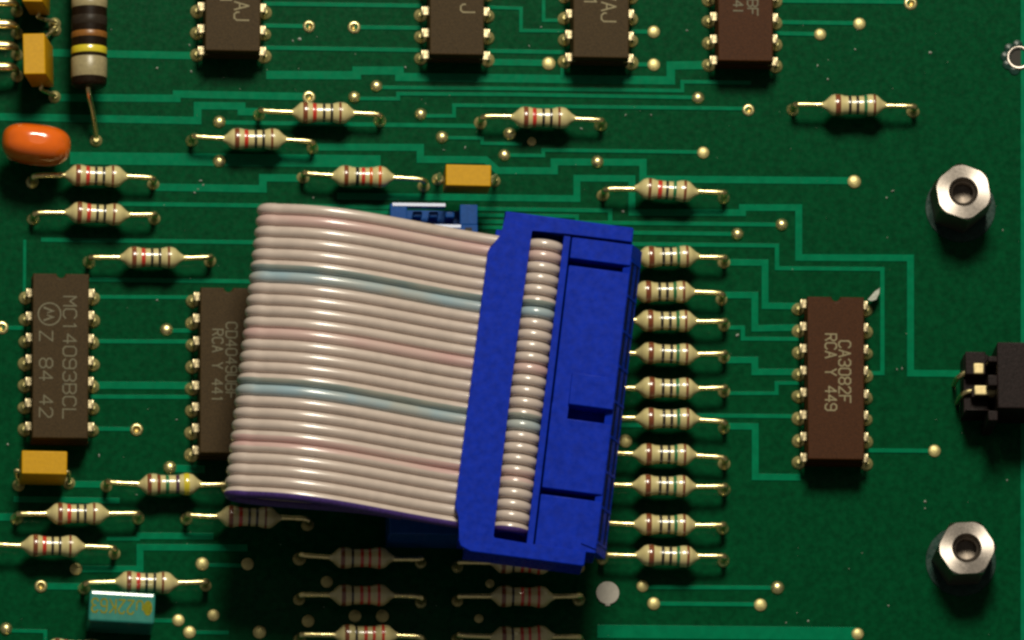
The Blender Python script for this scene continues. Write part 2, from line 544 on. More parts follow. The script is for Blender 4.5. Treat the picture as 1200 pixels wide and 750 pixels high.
# round grey plug set in the board
bm = bmesh.new()
pts = []
for k in range(40):
    a = 2 * math.pi * k / 40
    pts.append((13.4 * math.cos(a), 13.4 * math.sin(a)))
add_prism(bm, pts, 0, 2.4, bev=0.6)
add_box(bm, -2.8, 2.8, -15.4, -12.5, 0.2, 1.8, bev=0.4)
o = finish('filler_disc', bm, M['grey_disc'], board, P(712, 695) + Vector((0, 0, 16)))

# riveted eyelet at the right edge
ey = thing('eyelet', 'small metal eyelet with open dark hole and splayed petals at the right board edge', 'eyelet', P(1194, 68))
bm = bmesh.new()
add_lathe(bm, [(14.5, 0.2), (15.0, 2.0), (13.5, 3.6), (12.0, 3.8), (10.6, 3.0), (10.2, 1.0), (10.2, 0.4)], 28, caps=False)
finish('rim', bm, M['nickel'], ey)
bm = bmesh.new()
add_lathe(bm, [(10.3, 0.9), (6, 0.7), (0, 0.6)], 24)
finish('hole', bm, M['dark_hole'], ey)
for ang in (135, 175, 212, 250, 95):
    bm = bmesh.new()
    add_lathe(bm, [(6.5, 0.1), (6.0, 1.6), (3.5, 2.4), (0, 2.6)], 14)
    a = math.radians(ang)
    finish('petal', bm, M['tin'], ey, (15.5 * math.cos(a), 15.5 * math.sin(a), 0))


# ------------------------------------------------------------------ small cream resistors
RZ = 31.0
bm = bmesh.new()
prof = [(3.0, -38), (3.6, -36.5), (5.6, -33.5), (9.0, -30), (11.6, -27), (12.7, -23.5), (12.9, -19), (12.3, -15), (11.3, -12), (10.9, -8),
        (10.8, 0), (10.9, 8), (11.3, 12), (12.3, 15), (12.9, 19), (12.7, 23.5), (11.6, 27), (9.0, 30), (5.6, 33.5), (3.6, 36.5), (3.0, 38)]
add_lathe(bm, prof, 28, 'X')
RES_BODY = finish('body', bm, M['cream']).data
bpy.data.objects.remove(bpy.data.objects['body'])


def prof_r(x):
    for (r0, x0), (r1, x1) in zip(prof[:-1], prof[1:]):
        if x0 <= x <= x1:
            return r0 + (r1 - r0) * (x - x0) / (x1 - x0)
    return 3.0


BANDM = {}


def band_mesh(x, w, mname):
    key = (round(x, 1), w, mname)
    if key not in BANDM:
        bm = bmesh.new()
        pr = []
        for k in range(5):
            xx = x - w / 2 + w * k / 4
            pr.append((prof_r(xx) + (0.3 if 0 < k < 4 else 0.06), xx))
        add_lathe(bm, pr, 28, 'X', caps=False)
        o = finish('colour_band', bm, M[mname])
        BANDM[key] = o.data
        bpy.data.objects.remove(o)
    return BANDM[key]


def lead_mesh(sgn, variant):
    half = 71.0
    bm = bmesh.new()
    droop = (0.0, 2.4, -2.4)[variant]
    pts = [(sgn * 20, 0, RZ), (sgn * 40, 0, RZ), (sgn * (half - 9), 0.3 * droop, RZ + 0.2), (sgn * (half - 3.2), 0.6 * droop, RZ - 1.2),
           (sgn * (half - 0.2), droop, RZ - 5.5), (sgn * half, droop, RZ - 12), (sgn * half, droop, 6), (sgn * half, droop, 0.3)]
    sp = spline(pts, 4)
    add_tube(bm, sp, [3.25 + 0.2 * math.sin(i * 1.9) + (0.75 * math.exp(-((i - 15) / 3.0) ** 2)) for i in range(len(sp))], 10)
    o = finish('lead', bm, M['gold'])
    me = o.data
    bpy.data.objects.remove(o)
    return me


LEADS = {(s, v): lead_mesh(s, v) for s in (-1, 1) for v in (0, 1, 2)}
bm = bmesh.new()
add_lathe(bm, [(7.4, 0.1), (7.2, 1.2), (5.8, 2.8), (4.2, 5.0), (3.2, 7.5), (2.9, 9.0)], 18)
JOINT = finish('solder_joint', bm, M['dull_solder']).data
bm = bmesh.new()
add_lathe(bm, [(7.6, 0.1), (7.4, 1.6), (5.9, 3.4), (4.2, 5.5), (3.2, 8.0), (2.9, 9.5)], 18)
JOINT2 = finish('solder_joint', bm, M['solder']).data
for o in [o for o in bpy.data.objects if o.name.startswith('solder_joint')]:
    bpy.data.objects.remove(o)

PAT = {
    'A': [(-21, 5.4, 'brown'), (-10.3, 4.6, 'red'), (0, 3.2, 'black'), (8.8, 3.2, 'black'), (19.3, 2.8, 'brown')],
    'B': [(-19, 6.2, 'brown'), (-5, 3.4, 'black'), (4, 3.4, 'black'), (12.3, 3.8, 'green'), (23.2, 3.0, 'brown')],
    'C': [(-22, 5.0, 'brown'), (-11, 3.0, 'black'), (-0.5, 4.0, 'red'), (8.6, 3.4, 'red'), (19.2, 3.4, 'red')],
    'D': [(-20, 3.6, 'brown'), (-8, 5.0, 'red'), (1, 3.2, 'black'), (9.6, 3.8, 'green'), (21.5, 3.2, 'brown')],
    'E': [(-24, 5.0, 'brown'), (-12.5, 4.0, 'brown'), (-2.5, 4.2, 'green'), (8.8, 4.2, 'violet'), (19.5, 6.4, 'yellow')],
    'F': [(-20, 5.0, 'brown'), (-6.5, 4.0, 'black'), (0.8, 4.2, 'red'), (9.6, 3.6, 'orange'), (20.5, 3.6, 'orange')],
}
RES = [  # lead mid x, body x, y, slope, pattern, label
    (376, 379, 132, 0.01, 'A', 'banded cream resistor, upper of two overlapping ones below the leftmost top chip'),
    (297, 299, 163, 0.01, 'A', 'banded cream resistor, lower of two overlapping ones below the leftmost top chip'),
    (635.5, 636.5, 138, 0.02, 'A', 'cream resistor with a vivid red band, alone below the chip marked AJ and 1'),
    (1002, 1001, 123.5, 0.0, 'B', 'isolated cream resistor on the bare green area at the upper right'),
    (110, 113, 206, 0.01, 'A', 'cream resistor directly under the orange capacitor, its left lead hidden in shade'),
    (111, 114, 250.5, 0.01, 'A', 'cream resistor second below the orange capacitor, with red and black bands'),
    (176.5, 178, 302, 0.0, 'A', 'cream resistor just above the gap between the two left chips'),
    (427.5, 425, 207, 0.02, 'F', 'cream resistor with orange and red bands, left of the yellow capacitor above the ribbon'),
    (779.5, 781, 223, 0.02, 'D', 'cream resistor with red and green bands, just above the blue plug corner'),
    (780, 782, 301, 0.0, 'B', 'first and topmost in the column of ten resistors right of the blue plug'),
    (777, 778, 342, 0.0, 'B', 'second from the top in the column of ten resistors right of the blue plug'),
    (780, 781, 376, 0.0, 'B', 'third from the top in the column of ten resistors right of the blue plug'),
    (780, 782, 414.5, 0.0, 'B', 'fourth from the top in the column of ten resistors right of the blue plug'),
    (780, 782, 455, 0.0, 'B', 'fifth from the top in the column of ten resistors right of the blue plug'),
    (780, 782, 491, 0.02, 'B', 'sixth from the top in the column of ten resistors right of the blue plug'),
    (780, 779, 533, 0.02, 'B', 'seventh from the top in the column of ten resistors right of the blue plug'),
    (780, 778, 569.5, 0.0, 'B', 'eighth from the top in the column of ten resistors, third from its bottom'),
    (778, 779, 615, 0.0, 'B', 'ninth in the column of ten resistors, last but one at the plug corner'),
    (779, 782, 651.5, 0.0, 'B', 'tenth and lowest in the column of ten resistors, below right of the blue plug'),
    (197, 199, 567.5, 0.01, 'E', 'cream resistor with green, violet and yellow bands beside the left ribbon fold'),
    (92, 91, 602, -0.01, 'A', 'cream resistor below the yellow capacitor at the left, its left lead shaded brown'),
    (64, 62, 640, 0.0, 'A', 'cream resistor cut by the left frame edge, low in the left stack of resistors'),
    (171, 172, 682.5, 0.0, 'A', 'cream resistor touching the top of the teal film capacitor'),
    (291, 292, 606, 0.0, 'A', 'dim cream resistor under the purple lower edge of the ribbon cable'),
    (423.5, 424, 654, 0.02, 'C', 'shaded resistor with red bands, upper of the three stacked below the ribbon cable'),
    (423.5, 424, 697.5, 0.0, 'C', 'shaded resistor with red bands, middle of the three stacked below the ribbon cable'),
    (424, 429, 744.5, 0.0, 'C', 'shaded resistor, lowest of the three below the ribbon, cut by the bottom frame edge'),
    (609, 612, 660, 0.0, 'C', 'shaded resistor half hidden under the bottom edge of the blue plug'),
    (609, 612, 699, 0.0, 'C', 'shaded resistor with red bands left of the round grey disc'),
    (609, 612, 746, 0.0, 'C', 'shaded resistor below the blue plug, lowest of its three, cut by the bottom frame edge'),
    (85, 88, 761, 0.0, 'A', 'resistor of which only the top shows at the bottom edge, below the teal capacitor'),
]
for i, (mx, bx, y, sl, pat, lab) in enumerate(RES):
    c = P(mx, y, RZ)
    t = thing('resistor', lab, 'resistor', (c.x, c.y, 0), -sl + random.uniform(-0.008, 0.008), 'small cream axial resistors')
    dx = bx - mx
    rot = random.uniform(0, 6.28)
    dz, yaw = random.uniform(-1.2, 1.2), random.uniform(-0.03, 0.03)
    b = link('body', RES_BODY, t, (dx, 0, RZ + dz))
    b.rotation_euler = (rot, 0, yaw)
    for (x, w, mn) in PAT[pat]:
        xx = round((x + random.uniform(-0.7, 0.7)) * 2) / 2
        k = link('colour_band', band_mesh(xx, w, mn), t, (dx, 0, RZ + dz))
        k.rotation_euler = (rot, 0, yaw)
        k['label'] = mn + ' colour band'
    for s in (-1, 1):
        v = random.choice((0, 1, 2))
        link('lead', LEADS[(s, v)], t)
        j = link('solder_joint', random.choice((JOINT, JOINT2)), t, (s * 71, (0.0, 2.4, -2.4)[v], 0), random.uniform(0, 6))
        j.scale = (random.uniform(0.92, 1.08), random.uniform(0.92, 1.08), random.uniform(0.8, 1.1))


# ------------------------------------------------------------------ chips
IC_H = 51.0


def chip_body(hw, hl, notch, name):
    bm = bmesh.new()
    def outline(e):
        w, l = hw + e, hl + e
        pts = [(-w, -l), (w, -l), (w, l)]
        for k in range(11):
            a = math.pi * k / 10
            pts.append(((notch - e) * math.cos(a), l - 0.95 * (notch - e) * math.sin(a) - (0.01 if 0 < k < 10 else 0)))
        pts.append((-w, l))
        return pts
    lv = [(0, 30.0), (0, IC_H - 1.5), (-0.25, IC_H - 0.75), (-0.75, IC_H - 0.25), (-1.5, IC_H)]
    rg = [[bm.verts.new((x, y, z)) for x, y in outline(e)] for e, z in lv]
    for ra, rb in zip(rg[:-1], rg[1:]):
        for i in range(len(ra)):
            j = (i + 1) % len(ra)
            bm.faces.new((ra[i], ra[j], rb[j], rb[i]))
    # top as a main quad plus the two shoulders beside the notch
    tp = rg[-1]
    n_ = len(tp)
    zl = bm.verts.new((tp[0].co.x, hl - 9.0, IC_H))
    zr = bm.verts.new((tp[1].co.x, hl - 9.0, IC_H))
    bm.faces.new((tp[0], tp[1], zr, zl))
    arc = tp[3:n_ - 1]
    mid = len(arc) // 2
    m_ = bm.verts.new((0, hl - 9.0, IC_H))
    bm.faces.new([zr, tp[2]] + arc[:mid + 1] + [m_])
    bm.faces.new([m_] + arc[mid:] + [tp[n_ - 1], zl])
    bm.faces.new(list(reversed(rg[0])))
    add_prism(bm, outline(0.7), 10.0, 27.0, bev=0.8, seg=1)
    add_box(bm, -hw + 1.0, hw - 1.0, -hl + 1.0, hl - 7.5, 26.9, 30.1, mi=1)
    return bm


def pin_mesh(s):
    """one DIP pin on side s (+1 right, -1 left): shoulder out of the seal, then down into the board"""
    bm = bmesh.new()
    x0, x1, xb = 28.0, 38.0, 39.3
    # shoulder plate
    add_box(bm, min(s * x0, s * x1), max(s * x0, s * x1), -5.2, 5.2, 27.4, 29.8, bev=0.5, seg=1)
    # wide down part
    add_box(bm, min(s * (x1 - 0.6), s * (x1 + 2.2)), max(s * (x1 - 0.6), s * (x1 + 2.2)), -5.2, 5.2, 14.0, 29.4, bev=0.9, seg=2)
    # narrow leg
    add_box(bm, min(s * (x1 - 0.3), s * (x1 + 1.9)), max(s * (x1 - 0.3), s * (x1 + 1.9)), -2.6, 2.6, 0.2, 14.3, bev=0.5, seg=1)
    return finish('pin', bm, M['pin'])


pins = {}
for s in (-1, 1):
    o = pin_mesh(s)
    pins[s] = o.data
    bpy.data.objects.remove(o)
bm = bmesh.new()
add_lathe(bm, [(8.2, 0.1), (8.0, 1.4), (6.4, 3.2), (4.6, 5.4), (3.2, 7.6), (2.5, 8.6)], 16)
o = finish('solder_joint', bm, M['dull_solder'])
PINJOINT = o.data
bpy.data.objects.remove(o)


def chip(cx, cy, npin, length, width, label, texts, inkm, body_m, joints=True, logo=None, grp='brown ceramic dual in line chips'):
    """cx,cy: photo position of the top face centre; texts: (string, dx from axis, y start px, glyph width, height, advance)"""
    c = P(cx, cy, IC_H)
    t = thing('chip', label, 'chip', (c.x, c.y, 0), -0.004 + random.uniform(-0.004, 0.004), grp)
    finish('body', chip_body(width / 2, length / 2, 5.2, 'body'), [body_m, M['glass_seal']], t, flat_area=60)
    half = npin // 2
    for k in range(half):
        y = (half - 1) / 2 * 26.2 - k * 26.2
        for s in (-1, 1):
            link('pin', pins[s], t, (random.uniform(-.5, .5), y, 0), random.uniform(-0.03, 0.03))
            j = link('solder_joint', PINJOINT, t, (s * 39.6, y, 0), random.uniform(0, 6.2))
            j.scale = (random.uniform(0.92, 1.08), random.uniform(0.92, 1.08), random.uniform(0.8, 1.15))
    if texts:
        bm = bmesh.new()
        for (txt, x0, y0, cw, ch, adv) in texts:
            q = P(x0, y0, IC_H)
            add_text(bm, txt, q.x - c.x, q.y - c.y, cw, ch, adv, -math.pi / 2, 1.75, IC_H)
        if logo:
            q = P(logo[0], logo[1], IC_H)
            ox, oy, R = q.x - c.x, q.y - c.y, logo[2]
            n = 40
            for k in range(n):
                a0, a1 = 2 * math.pi * k / n, 2 * math.pi * (k + 1) / n
                bm.faces.new([bm.verts.new((ox + r * math.cos(a), oy + r * math.sin(a), IC_H + 0.25))
                              for r, a in ((R - 1.8, a0), (R, a0), (R, a1), (R - 1.8, a1))])
            # stylised twin-peak M, reading downwards like the lettering
            def tri(pts):
                bm.faces.new([bm.verts.new((ox + y_, oy - x_, IC_H + 0.3)) for x_, y_ in pts])
            for sg in (-1, 1):
                p = [(sg * 0.5, -3.0), (sg * 3.6, 6.8), (sg * 9.2, -7.0), (sg * 6.4, -7.0), (sg * 3.6, 1.0), (sg * 1.9, -3.0)]
                ctr = [p[0], p[1], p[4], p[5]]
                tri(ctr if sg > 0 else ctr[::-1])
                ctr = [p[1], p[2], p[3], p[4]]
                tri(ctr if sg > 0 else ctr[::-1])
        bmesh.ops.recalc_face_normals(bm, faces=bm.faces)
        finish('marking', bm, inkm, t, smooth=False)
    return t


chip(71, 417, 14, 196, 65.5, 'brown chip at the left edge marked MC14093BCL with a circled M logo',
     [('MC14093BCL', 74.5, 347.5, 11.0, 15.0, 14.9), ('Z', 46.5, 388, 11.5, 15, 15), ('84', 46.5, 420, 11, 15, 15), ('42', 46.5, 463, 11, 15, 15)],
     M['ink'], M['ceramic'], logo=(58, 368, 14))
chip(267, 434, 16, 197, 65, 'brown chip marked CD4049UBF, its right side hidden under the ribbon fold',
     [('CD4049UBF', 265, 378, 7.6, 12.5, 10.4), ('RCA Y 441', 249, 386, 7.0, 12, 9.9)], M['ink'], M['ceramic'])
chip(979.5, 443, 16, 194, 66.5, 'reddish brown chip alone at the right marked CA3082F',
     [('CA3082F', 983, 399.5, 8.0, 13.5, 10.9), ('RCA Y 449', 967, 391.5, 7.6, 13, 10.4)], M['ink_pale'], M['ceramic_red'])
chip(273.5, 62 - 97, 16, 194, 65, 'brown chip cut by the top edge, leftmost of the four in the top row',
     [('AJ', 275, 2.0, 9.5, 17, 12.5), ('1', 258.5, -5, 10, 13, 12)], M['ink_pale'], M['ceramic'])
chip(535.5, 66.5 - 97, 16, 194, 64, 'brown chip cut by the top edge, second from the left, showing a J',
     [('J', 540, 5, 9.5, 16.5, 12.5)], M['ink_pale'], M['ceramic'])
chip(704.5, 70 - 97, 16, 194, 66, 'brown chip cut by the top edge, third of the top row, marked AJ and 1',
     [('VAJ', 705, -10, 10, 17, 13), ('1', 685, -3, 10, 14, 12)], M['ink_pale'], M['ceramic'])
chip(873.5, 74 - 97, 16, 194, 65, 'brown chip cut by the top edge, rightmost of the top row, marked BF',
     [('BF', 876, -0.5, 8.2, 12, 10.6), ('4I', 859.5, 0.5, 7.5, 11, 8.6)], M['ink'], M['ceramic_red'])


# ------------------------------------------------------------------ box capacitors on wire legs
def wire_leg(t, pts, r=2.4, joint=True, m='gold'):
    bm = bmesh.new()
    add_tube(bm, spline(pts, 5), r, 8)
    finish('lead', bm, M[m], t)
    if joint:
        e = pts[-1]
        j = link('solder_joint', JOINT, t, (e[0], e[1], 0), random.uniform(0, 6))


def box_cap(px, py, sx, sy, z0, z1, label, pads, lean=(0, 0), rz=0.0):
    """px,py photo centre of the top face; pads: photo positions of the two solder joints"""
    c = P(px, py, z1)
    base = Vector((c.x - lean[0], c.y - lean[1], 0))
    t = thing('box_capacitor', label, 'capacitor', base, rz, 'yellow box capacitors')
    bm = bmesh.new()
    vs = add_box(bm, -sx / 2, sx / 2, -sy / 2, sy / 2, z0, z1, bev=1.6, seg=3)
    for v in bm.verts:
        k = v.co.z / z1
        v.co.x += lean[0] * k
        v.co.y += lean[1] * k
    finish('body', bm, M['cap_yellow'], t)
    along = 0 if sx > sy else 1
    for n, pd in enumerate(pads):
        q = P(*pd) - base
        sgn = -1 if n == 0 else 1
        if along == 0:
            st = Vector((sgn * (sx / 2 + 0.6), 0, z0 + 9))
        else:
            st = Vector((0, -sgn * (sy / 2 + 0.6), z0 + 9))
        k = st.z / z1
        st.x += lean[0] * k
        st.y += lean[1] * k
        out = Vector((sgn * 4, 0, 0)) if along == 0 else Vector((0, -sgn * 4, 0))
        inn = -out * 1.6
        wire_leg(t, [st + inn, st, st + out + Vector((0, 0, -2)), Vector((q.x, q.y, z0 * 0.55)), Vector((q.x, q.y, 5)), Vector((q.x, q.y, 0.3))], 2.3)
    return t


box_cap(40, 62.5, 26, 49, 16, 78, 'yellow box capacitor standing upright left of the big black resistor', [(66, 36), (63, 114)], lean=(-15, 3), rz=0.03)
box_cap(38, -22, 24, 49, 16, 78, 'yellow box capacitor cut by the top left frame edge, above another one', [(64, -49), (64, 28)], lean=(-14, 3))
box_cap(52, 542, 53, 28, 16, 74, 'yellow box capacitor right below the chip with the circled M', [(22, 569), (81, 566)], lean=(1, 2), rz=-0.01)
box_cap(549, 205.5, 53, 25.5, 58, 112, 'yellow box capacitor raised on legs above the blue header', [(513, 211), (579, 212)], lean=(0, -5), rz=-0.01)

# orange dipped capacitor
c = P(42.5, 170, 62)
t = thing('disc_capacitor', 'glossy orange dipped capacitor shaped like a bean near the top left', 'capacitor', (c.x, c.y, 0), -0.05)
bm = bmesh.new()
NU, NV = 44, 24
rows = []
for j in range(1, NV):
    ph = -math.pi / 2 + math.pi * j / NV
    row = []
    for i in range(NU):
        th = 2 * math.pi * i / NU
        ct, st_ = math.cos(th), math.sin(th)
        e = 2.0 / 2.75
        x = 40.5 * math.copysign(abs(ct) ** e, ct) * math.cos(ph) ** 0.72
        y = 23.5 * math.copysign(abs(st_) ** e, st_) * math.cos(ph) ** 0.72
        z = 62 + 34 * math.sin(ph)
        y += 1.6 * (x / 40) ** 2 - 0.05 * x
        row.append(bm.verts.new((x, y, z)))
    rows.append(row)
for a, b in zip(rows[:-1], rows[1:]):
    for i in range(NU):
        bm.faces.new((a[i], a[(i + 1) % NU], b[(i + 1) % NU], b[i]))
bm.faces.new(list(reversed(rows[0])))
bm.faces.new(rows[-1])
finish('body', bm, M['cap_orange'], t)
for sx in (-24, 24):
    wire_leg(t, [(sx, 0, 45), (sx, 0, 24), (sx * 1.05, 0, 8), (sx * 1.05, 0, 0.3)], 2.4)

# teal film capacitor
c = P(143, 711.5, 74)
t = thing('film_capacitor', 'teal film capacitor with yellow upside down lettering at the lower left', 'capacitor', (c.x, c.y, 0), -0.045)
bm = bmesh.new()
prf = [(-17.6, 5), (17.6, 5), (18.5, 6), (18.5, 71.2), (18.2, 72.2), (17.2, 73.4), (14.1, 73.98), (13.6, 74.0), (-15.5, 74), (-17.3, 73.3), (-18.3, 71.5), (-18.5, 69), (-18.5, 6)]
secs = []
for x, k in ((-38.5, 3.0), (-38.0, 1.4), (-36.8, 0.4), (-35.5, 0.0), (35.5, 0.0), (36.8, 0.4), (38.0, 1.4), (38.5, 3.0)):
    secs.append([bm.verts.new((x, y - math.copysign(k, y), (z - k if z > 40 else z))) for y, z in prf])
for a, b in zip(secs[:-1], secs[1:]):
    for i in range(len(prf)):
        j = (i + 1) % len(prf)
        bm.faces.new((a[i], b[i], b[j], a[j]))
bm.faces.new(secs[0])
bm.faces.new(list(reversed(secs[-1])))
bmesh.ops.recalc_face_normals(bm, faces=bm.faces)
finish('body', bm, M['cap_teal'], t, smooth=False)
bm = bmesh.new()
add_text(bm, 'u22K63', 24, 8.5, 7.0, 16.0, 10.4, math.pi, 2.0, 74)
finish('marking', bm, M['cap_ink'], t, smooth=False)
bm = bmesh.new()   # solid maker's blot before the value
pts = [(5.2 * math.cos(2 * math.pi * k / 18), 9.0 * math.sin(2 * math.pi * k / 18)) for k in range(18)]
bm.faces.new([bm.verts.new((30.0 + x, 0.5 + y, 74.2)) for x, y in pts])
add_text(bm, '8', 33.2, 7.5, 6.4, 15, 9, math.pi, 1.2, 74.1)
finish('emblem', bm, M['cap_ink'], t, smooth=False)
for sx in (-26, 26):
    wire_leg(t, [(sx, 0, 12), (sx, 0, 6), (sx, 0, 0.3)], 2.4)

# large carbon resistor at the top left
c0 = P(105, -40, 58)
t = thing('carbon_resistor', 'big black resistor with yellow and ivory bands, cut by the top frame edge', 'resistor', (c0.x, c0.y, 0), 0.0)
def yl(py):
    return P(105, py, 58).y - c0.y
R0 = 20.8
bm = bmesh.new()
e = yl(101)
prof_c = [(3, e - 1.2), (R0 - 3.5, e - 0.9), (R0 - 1.2, e + 0.4), (R0, e + 3.2), (R0, -e - 3), (R0 - 2, -e), (3, -e + 0.6)]
add_lathe(bm, prof_c, 48, 'Y', c=(0, 0, 58))
bmesh.ops.recalc_face_normals(bm, faces=bm.faces)
finish('body', bm, M['carbon'], t)
for (y0, y1, mn) in ((68.5, 92, 'ivory'), (56, 64.5, 'yellow'), (38.5, 46, 'ochre'), (20, 31, 'grey'), (0, 10.5, 'ivory'), (-24, -14, 'grey')):
    bm = bmesh.new()
    a, b = yl(y0), yl(y1)
    add_lathe(bm, [(R0 - .1, b), (R0 + 0.35, b + 0.8), (R0 + 0.35, a - 0.8), (R0 - .1, a)], 48, 'Y', c=(0, 0, 58), caps=False)
    bmesh.ops.recalc_face_normals(bm, faces=bm.faces)
    o = finish('colour_band', bm, M[mn], t)
    o['label'] = mn + ' colour band'
q = P(112.5, 165) - Vector((c0.x, c0.y, 0))
s0 = P(101.5, 104, 52) - Vector((c0.x, c0.y, 0))
wire_leg(t, [(-1.5, s0.y + 26, 57), (-1.2, s0.y + 4, 56), (0.5, s0.y - 8, 52), (q.x * 0.55, s0.y * 0.5 + q.y * 0.5, 34), (q.x - 0.8, q.y + 7, 13), (q.x, q.y + 1, 5), (q.x, q.y, 0.3)], 2.9)

# row of bent header pins entering at the left edge
pt = P(-14, 40, 40)
t = thing('pin_header', 'row of thick gold right angle header pins at the top left edge', 'pin header', (pt.x, pt.y, 0))
bm = bmesh.new()
add_box(bm, -44, -14, -64, 60, 0.5, 66, bev=1.0)
finish('housing', bm, M['black_plastic'], t)
for y in (2, 28, 53, 78):
    a = P(-22, y, 40) - Vector((pt.x, pt.y, 0))
    b = P(21, y + 4, 30) - Vector((pt.x, pt.y, 0))
    bm = bmesh.new()
    sp = spline([(a.x, a.y, 40), (b.x - 20, a.y, 40), (b.x - 8, a.y, 38), (b.x - 2, a.y - 1, 30), (b.x, a.y - 1.5, 16), (b.x, a.y - 2, 0.3)], 5)
    add_tube(bm, sp, [5.6 if i < 9 else max(3.0, 5.6 - 0.28 * (i - 8)) for i in range(len(sp))], 14)
    finish('pin', bm, M['gold'], t)
    j = link('solder_joint', JOINT, t, (b.x, a.y - 2, 0))


# ------------------------------------------------------------------ hex standoffs
def standoff(px, py, h, a0, label, bx, by):
    c = P(px, py, h)
    base = P(bx, by, 0)
    t = thing('standoff', label, 'standoff', (c.x, c.y, 0), 0.0, 'threaded hexagonal metal standoffs')
    lean = Vector((0, 0))
    N = 72
    R = 35.5
    bm = bmesh.new()
    def hexr(a, R=R):
        k = (a - a0) % (math.pi / 3) - math.pi / 6
        return R * math.cos(math.pi / 6) / math.cos(k)
    def ring(f, z):
        return [bm.verts.new((f(2 * math.pi * i / N + a0) * math.cos(2 * math.pi * i / N + a0), f(2 * math.pi * i / N + a0) * math.sin(2 * math.pi * i / N + a0), z)) for i in range(N)]
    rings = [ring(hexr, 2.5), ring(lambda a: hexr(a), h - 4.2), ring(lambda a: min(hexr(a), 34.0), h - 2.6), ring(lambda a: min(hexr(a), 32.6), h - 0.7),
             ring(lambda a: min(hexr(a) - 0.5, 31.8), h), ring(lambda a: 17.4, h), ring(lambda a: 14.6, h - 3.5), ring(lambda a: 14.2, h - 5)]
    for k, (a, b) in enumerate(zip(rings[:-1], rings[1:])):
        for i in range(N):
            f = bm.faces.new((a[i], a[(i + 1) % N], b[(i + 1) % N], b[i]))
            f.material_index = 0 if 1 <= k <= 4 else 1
    finish('hex_body', bm, [M['nickel'], M['nickel_shade']], t)
    bm = bmesh.new()
    # screw thread inside the bore
    prof_t = []
    z = h - 5
    while z > h - 22:
        prof_t.append((14.1, z))
        prof_t.append((12.2, z - 2.2))
        z -= 4.4
    prof_t.append((12.0, z))
    prof_t.append((3.0, z - 3))
    prof_t.append((0, z - 3))
    add_lathe(bm, prof_t, 36, caps=False)
    bmesh.ops.reverse_faces(bm, faces=bm.faces)
    finish('thread', bm, M['thread'], t)
    bm = bmesh.new()
    add_lathe(bm, [(41.5, 0.2), (41.0, 1.4), (30, 1.6), (0, 1.6)], 48)
    finish('solder_ring', bm, M['tin'], t, (base.x - c.x, base.y - c.y, 0))


standoff(1129, 224.5, 74, math.radians(100), 'upper hexagonal metal standoff with threaded hole at the right', 1125.5, 243.5)
standoff(1133, 642, 72, math.radians(3), 'lower hexagonal metal standoff with threaded hole near the bottom right corner', 1126, 658)

# ------------------------------------------------------------------ black two pin connector at the right edge
c = P(1160, 440, 60)
t = thing('black_connector', 'black plastic connector with two pale contacts at the right edge', 'connector', (c.x, c.y, 0))
def loc(px, py, z):
    q = P(px, py, z)
    return q.x - c.x, q.y - c.y
x0, yb = loc(1158, 478, 92); x1, yt = loc(1262, 402, 92)
bm = bmesh.new()
add_box(bm, x0 + 11, x1, yb, yt, 0.5, 92, bev=1.6)
for pa, pb in ((402, 409), (424, 437), (466, 478)):
    add_box(bm, x0, x0 + 11.4, loc(0, pb, 92)[1] + 0.2, loc(0, pa, 92)[1] - 0.2, 0.6, 91.6, bev=1.2)
finish('housing', bm, M['black_plastic'], t)
bm = bmesh.new()
a0, b0 = loc(1131, 481, 62); a1, b1 = loc(1160, 412, 62)
# base tongue with two slots
yq = [b0, loc(0, 465, 62)[1], loc(0, 450, 62)[1], loc(0, 440, 62)[1], loc(0, 424, 62)[1], b1]
add_box(bm, a0, a1 - 0.3, yq[0], yq[5], 0.5, 44, bev=1.0)
add_box(bm, a0 + 0.6, a1 - 0.4, yq[0] + 0.3, yq[1], 43.7, 62, bev=1.2)
add_box(bm, a0 + 8, a1 - 0.5, yq[2], yq[3], 43.8, 58, bev=1.2)
add_box(bm, a0 + 0.7, a1 - 5, yq[4], yq[5] - 0.3, 43.6, 62, bev=1.2)
finish('base', bm, M['black_plastic'], t)
for (pxa, pxb, py, hh) in ((1141, 1153, 431.5, 6.3), (1142, 1168, 457, 5.6)):
    xa, ya = loc(pxa, py, 64)
    xb, _ = loc(pxb, py, 64)
    bm = bmesh.new()
    add_box(bm, xa, xb, ya - hh, ya + hh, 44.5, 64, bev=1.4)
    finish('contact', bm, M['contact'], t)
for (pxa, pya, pxb, pyb) in ((1133, 436, 1123, 442), (1134, 459, 1127, 463)):
    xa, ya = loc(pxa, pya, 50)
    xb, yb2 = loc(pxb, pyb, 44)
    bm = bmesh.new()
    add_tube(bm, spline([(xa + 12, ya + 1, 50), (xa, ya, 50), (xb, yb2, 44), (xb - 1.5, yb2 - 1, 30), (xb - 1.5, yb2 - 1, 0.3)], 4), 2.7, 8)
    finish('lead', bm, M['gold'], t)

